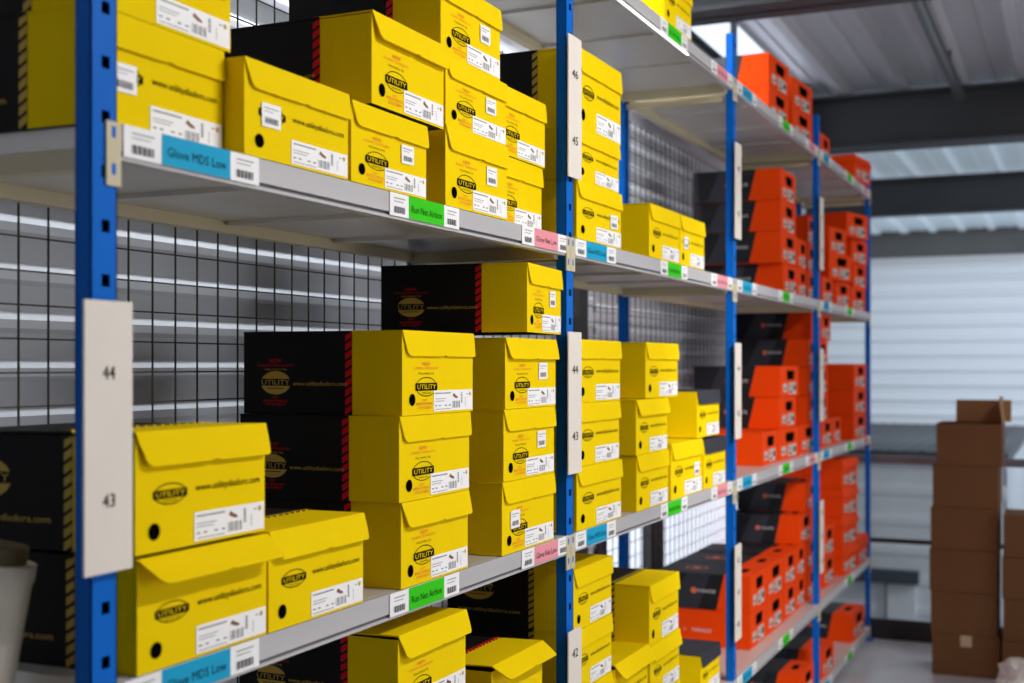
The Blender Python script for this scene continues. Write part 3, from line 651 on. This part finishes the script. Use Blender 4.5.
# white cabin standing on the lower floor beyond the railing
t = thing('site_cabin', 'white cabin with flat grey roof standing on the lower level beyond the guard rail', 'cabin', (0, 13.2, -2.6))
w = ribbed(-5, .02, .45, .02, 0, 3.2, .30, -.012, 'cabin wall', 'front_wall'); del w['kind']; w.parent = t
m = MB(); m.box(.43, .45, .02, 6.2, 0, 3.2, 'cabin wall'); m.obj('side_wall', t)
m = MB(); m.box(-5.02, .46, -.03, 6.25, 3.2, 3.30, 'dark trim'); m.box(-5.02, .46, -.02, 6.25, 3.30, 3.32, 'cabin roof')
for k in range(36): m.box(-5+k*.15, -4.98+k*.15, -.02, 6.25, 3.32, 3.33, 'cabin roof')
m.obj('roof', t)
m = MB(); m.box(-1.0, -.36, -.10, .02, 2.0, 2.13, 'dark trim'); m.obj('lintel', t)
m = MB(); m.box(-.72, -.40, -.02, .015, .02, 2.0, 'cabin wall'); m.box(-.69, -.67, -.03, .0, .02, 2.0, 'dark trim'); m.obj('door', t)

# ------------------------------------------------------------------ cartons, tube, bag
def kraft_carton(label, x, y, z, w, d, h, rz=0., open_top=False, tape=True):
    t = thing('cardboard_carton', label, 'carton', (x+w/2, y+d/2, z), rz, 'cardboard cartons')
    m = MB(); g = .004
    if open_top:
        for a in ((-w/2, w/2, -d/2, -d/2+g), (-w/2, w/2, d/2-g, d/2), (-w/2, -w/2+g, -d/2+g, d/2-g), (w/2-g, w/2, -d/2+g, d/2-g)): m.box(*a, 0, h, 'kraft')
        m.box(-w/2+g, w/2-g, -d/2+g, d/2-g, 0, g, 'kraft inside')
        m.obj('body', t)
        if True:
            q = MB(); q.box(-w/2+.006, w/2-.006, .0, .13, -.003, 0, 'kraft', Matrix.Translation((0, -d/2+.001, h)) @ Matrix.Rotation(math.radians(-78), 4, 'X')); q.obj('flap', t)
        q = MB(); q.box(-w/2+.07, w/2+.03, 0, .115, 0, .003, 'kraft inside', Matrix.Translation((0, d/2, h)) @ Matrix.Rotation(math.radians(78), 4, 'X')); q.obj('flap', t)
        q = MB(); q.box(0, .003, -d/2, d/2, 0, .135, 'kraft inside', Matrix.Translation((w/2, 0, h)) @ Matrix.Rotation(math.radians(-6), 4, 'Y')); q.obj('flap', t)
        q = MB(); q.box(-.003, 0, -d/2+.006, d/2-.006, -.13, 0, 'kraft', Matrix.Translation((-w/2+.008, 0, h)) @ Matrix.Rotation(math.radians(-8), 4, 'Y')); q.obj('flap', t)
    else:
        for s in (-1, 1): m.box(-w/2, w/2, (-d/2 if s < 0 else .0006), (-.0006 if s < 0 else d/2), h-.004, h, 'kraft')
        m.box(-w/2, w/2, -d/2, d/2, 0, h-.004, 'kraft'); m.obj('body', t, .0025)
    if tape:
        q = MB(); f = Frame((0, -d/2, 0), (1,0,0), (0,0,1), .0012)
        q.rect(f, -.025, .030, h-.062, h-.004, 'tape'); q.obj('packing_tape', t)
    return t
H = .2135
names = ['on the floor with clear tape', 'second from the floor', 'third from the floor', 'fourth from the floor', 'fifth from the floor, just under the open one']
for k, (dx, w) in enumerate(((0, .325), (-.006, .318), (-.012, .325), (-.006, .322), (.004, .315))):
    kraft_carton(f'brown cardboard carton of the tall stack, {names[k]}', .41+dx, 6.79, k*H, w, .30, H-.001, tape=k == 0)
kraft_carton('open brown cardboard carton with raised flaps topping the tall stack', .432, 6.79, 5*H, .312, .29, .212, open_top=True, tape=False)
names = ['on the floor behind the plastic bag', 'second from the floor', 'third from the floor', 'topmost']
for k in range(4):
    kraft_carton(f'brown carton of the short right-edge stack, {names[k]}', .747+.006*(k % 2), 6.75-.004*k, k*.2085, .34, .30, .207, tape=False)
t = thing('rolled_tube', 'off-white tube standing at the dark left end of the rack', 'tube', (0, 0, 0))
p0, p1 = Vector((-.285, 1.00, 0)), Vector((-.135, 1.165, 1.33)); m = MB(); ax = (p1-p0).normalized()
m.tube(p0, p1, .060, 'tube card', 32); m.tube(p1-ax*.02, p1+ax*.001, .062, 'tube card', 32); m.obj('sleeve', t)
m = MB(); m.tube(p1, p1+ax*.022, .050, 'tube plug', 24); m.obj('end_cap', t)
# crumpled clear bag
import bmesh
bmx = bmesh.new(); bmesh.ops.create_icosphere(bmx, subdivisions=4, radius=1)
from mathutils import noise
for v in bmx.verts:
    n = noise.noise(v.co*2.1+Vector((3, 1, 7)))*.30 + abs(noise.noise(v.co*5.3))*.22
    v.co *= 1+n-.1
    v.co.z = max(v.co.z, -.62)
    v.co.x *= .20; v.co.y *= .20; v.co.z *= .155
zmin = min(v.co.z for v in bmx.verts)
for v in bmx.verts: v.co.z -= zmin
me = bpy.data.meshes.new('plastic_bag'); bmx.to_mesh(me); bmx.free()
bag = mat('bag film', (232, 226, 220), .25, trans=.2, bump=.6, scale=14)
me.materials.append(bag)
o = link('plastic_bag', me); o.location = (.90, 6.42, 0); o.scale = (.85, .85, .85)
tag(o, 'crumpled translucent plastic bag on the floor at the lower right corner', 'bag')

# ------------------------------------------------------------------ light
wd = bpy.data.worlds.new('World'); scene.world = wd; wd.use_nodes = True
bg = wd.node_tree.nodes['Background']; bg.inputs['Color'].default_value = (.80, .90, 1, 1); bg.inputs['Strength'].default_value = .05
def area(name, loc, rot, sx, sy, power, col=(1, 1, 1)):
    l = bpy.data.lights.new(name, 'AREA'); l.shape = 'RECTANGLE'; l.size = sx; l.size_y = sy; l.energy = power; l.color = col
    o = bpy.data.objects.new(name, l); COL.objects.link(o); o.location = loc; o.rotation_euler = [math.radians(a) for a in rot]; return o
area('aisle_batten', (2.1, 2.6, 3.05), (0, 30, 0), .10, 1.2, 49, (1, .97, .93))
area('aisle_batten', (2.2, 8.1, 3.35), (0, 0, 0), .10, 1.5, 28, (1, .97, .93))  # extra unseen batten added to brighten the far bays and floor
area('aisle_fill', (5.5, 3.7, 1.6), (0, 103, 0), 2.6, 3.6, 94, (.95, .97, 1))  # added fill from the open side, lifts the fronts and back wall
area('wall_fill', (-.50, 3.2, 3.3), (0, 14, 0), .10, 3.4, 48, (.92, .96, 1))  # added unseen fill lamp that brightens the wall behind the mesh
area('hall_fill', (4.5, 11.2, 3.0), (35, 30, 0), 3.5, 1.5, 160, (.90, .95, 1))  # added unseen fill for the hall beyond the railing
area('hall_fill', (1.5, 14.2, 2.6), (85, 0, 0), 9, 1.2, 190, (.90, .95, 1))  # second added fill, turned to brighten the far wall
sp = bpy.data.lights.new('low_shelf_fill', 'SPOT'); sp.energy = 250; sp.spot_size = math.radians(40); sp.spot_blend = .7; sp.shadow_soft_size = .08; sp.color = (1, .96, .9)  # added fill spot that brightens the lower orange boxes
so = bpy.data.objects.new('low_shelf_fill', sp); COL.objects.link(so); so.location = (1.9, 2.6, 3.2)
so.rotation_euler = (Vector((-.1, 4.9, .70))-so.location).to_track_quat('-Z', 'Y').to_euler()

# ------------------------------------------------------------------ camera
cam = bpy.data.cameras.new('camera'); co = bpy.data.objects.new('camera', cam); COL.objects.link(co)
F, VX, VY = 1270., 1080., 366.
yaw = math.atan((VX-512)/F)
co.location = (1.1, 0, 1.57); co.rotation_euler = (math.radians(90), 0, yaw)
cam.sensor_width = 36; cam.lens = F/1024*36
cam.shift_x = 0; cam.shift_y = (VY-341.5)/1024
cam.dof.use_dof = True; cam.dof.focus_distance = 2.55; cam.dof.aperture_fstop = 3.3
cam.clip_start = .05
scene.camera = co
vs_ = scene.view_settings
vs_.view_transform = 'Standard'; vs_.look = 'None'; vs_.exposure = -.04; vs_.gamma = 1
try: vs_.use_curve_mapping = False
except Exception: pass
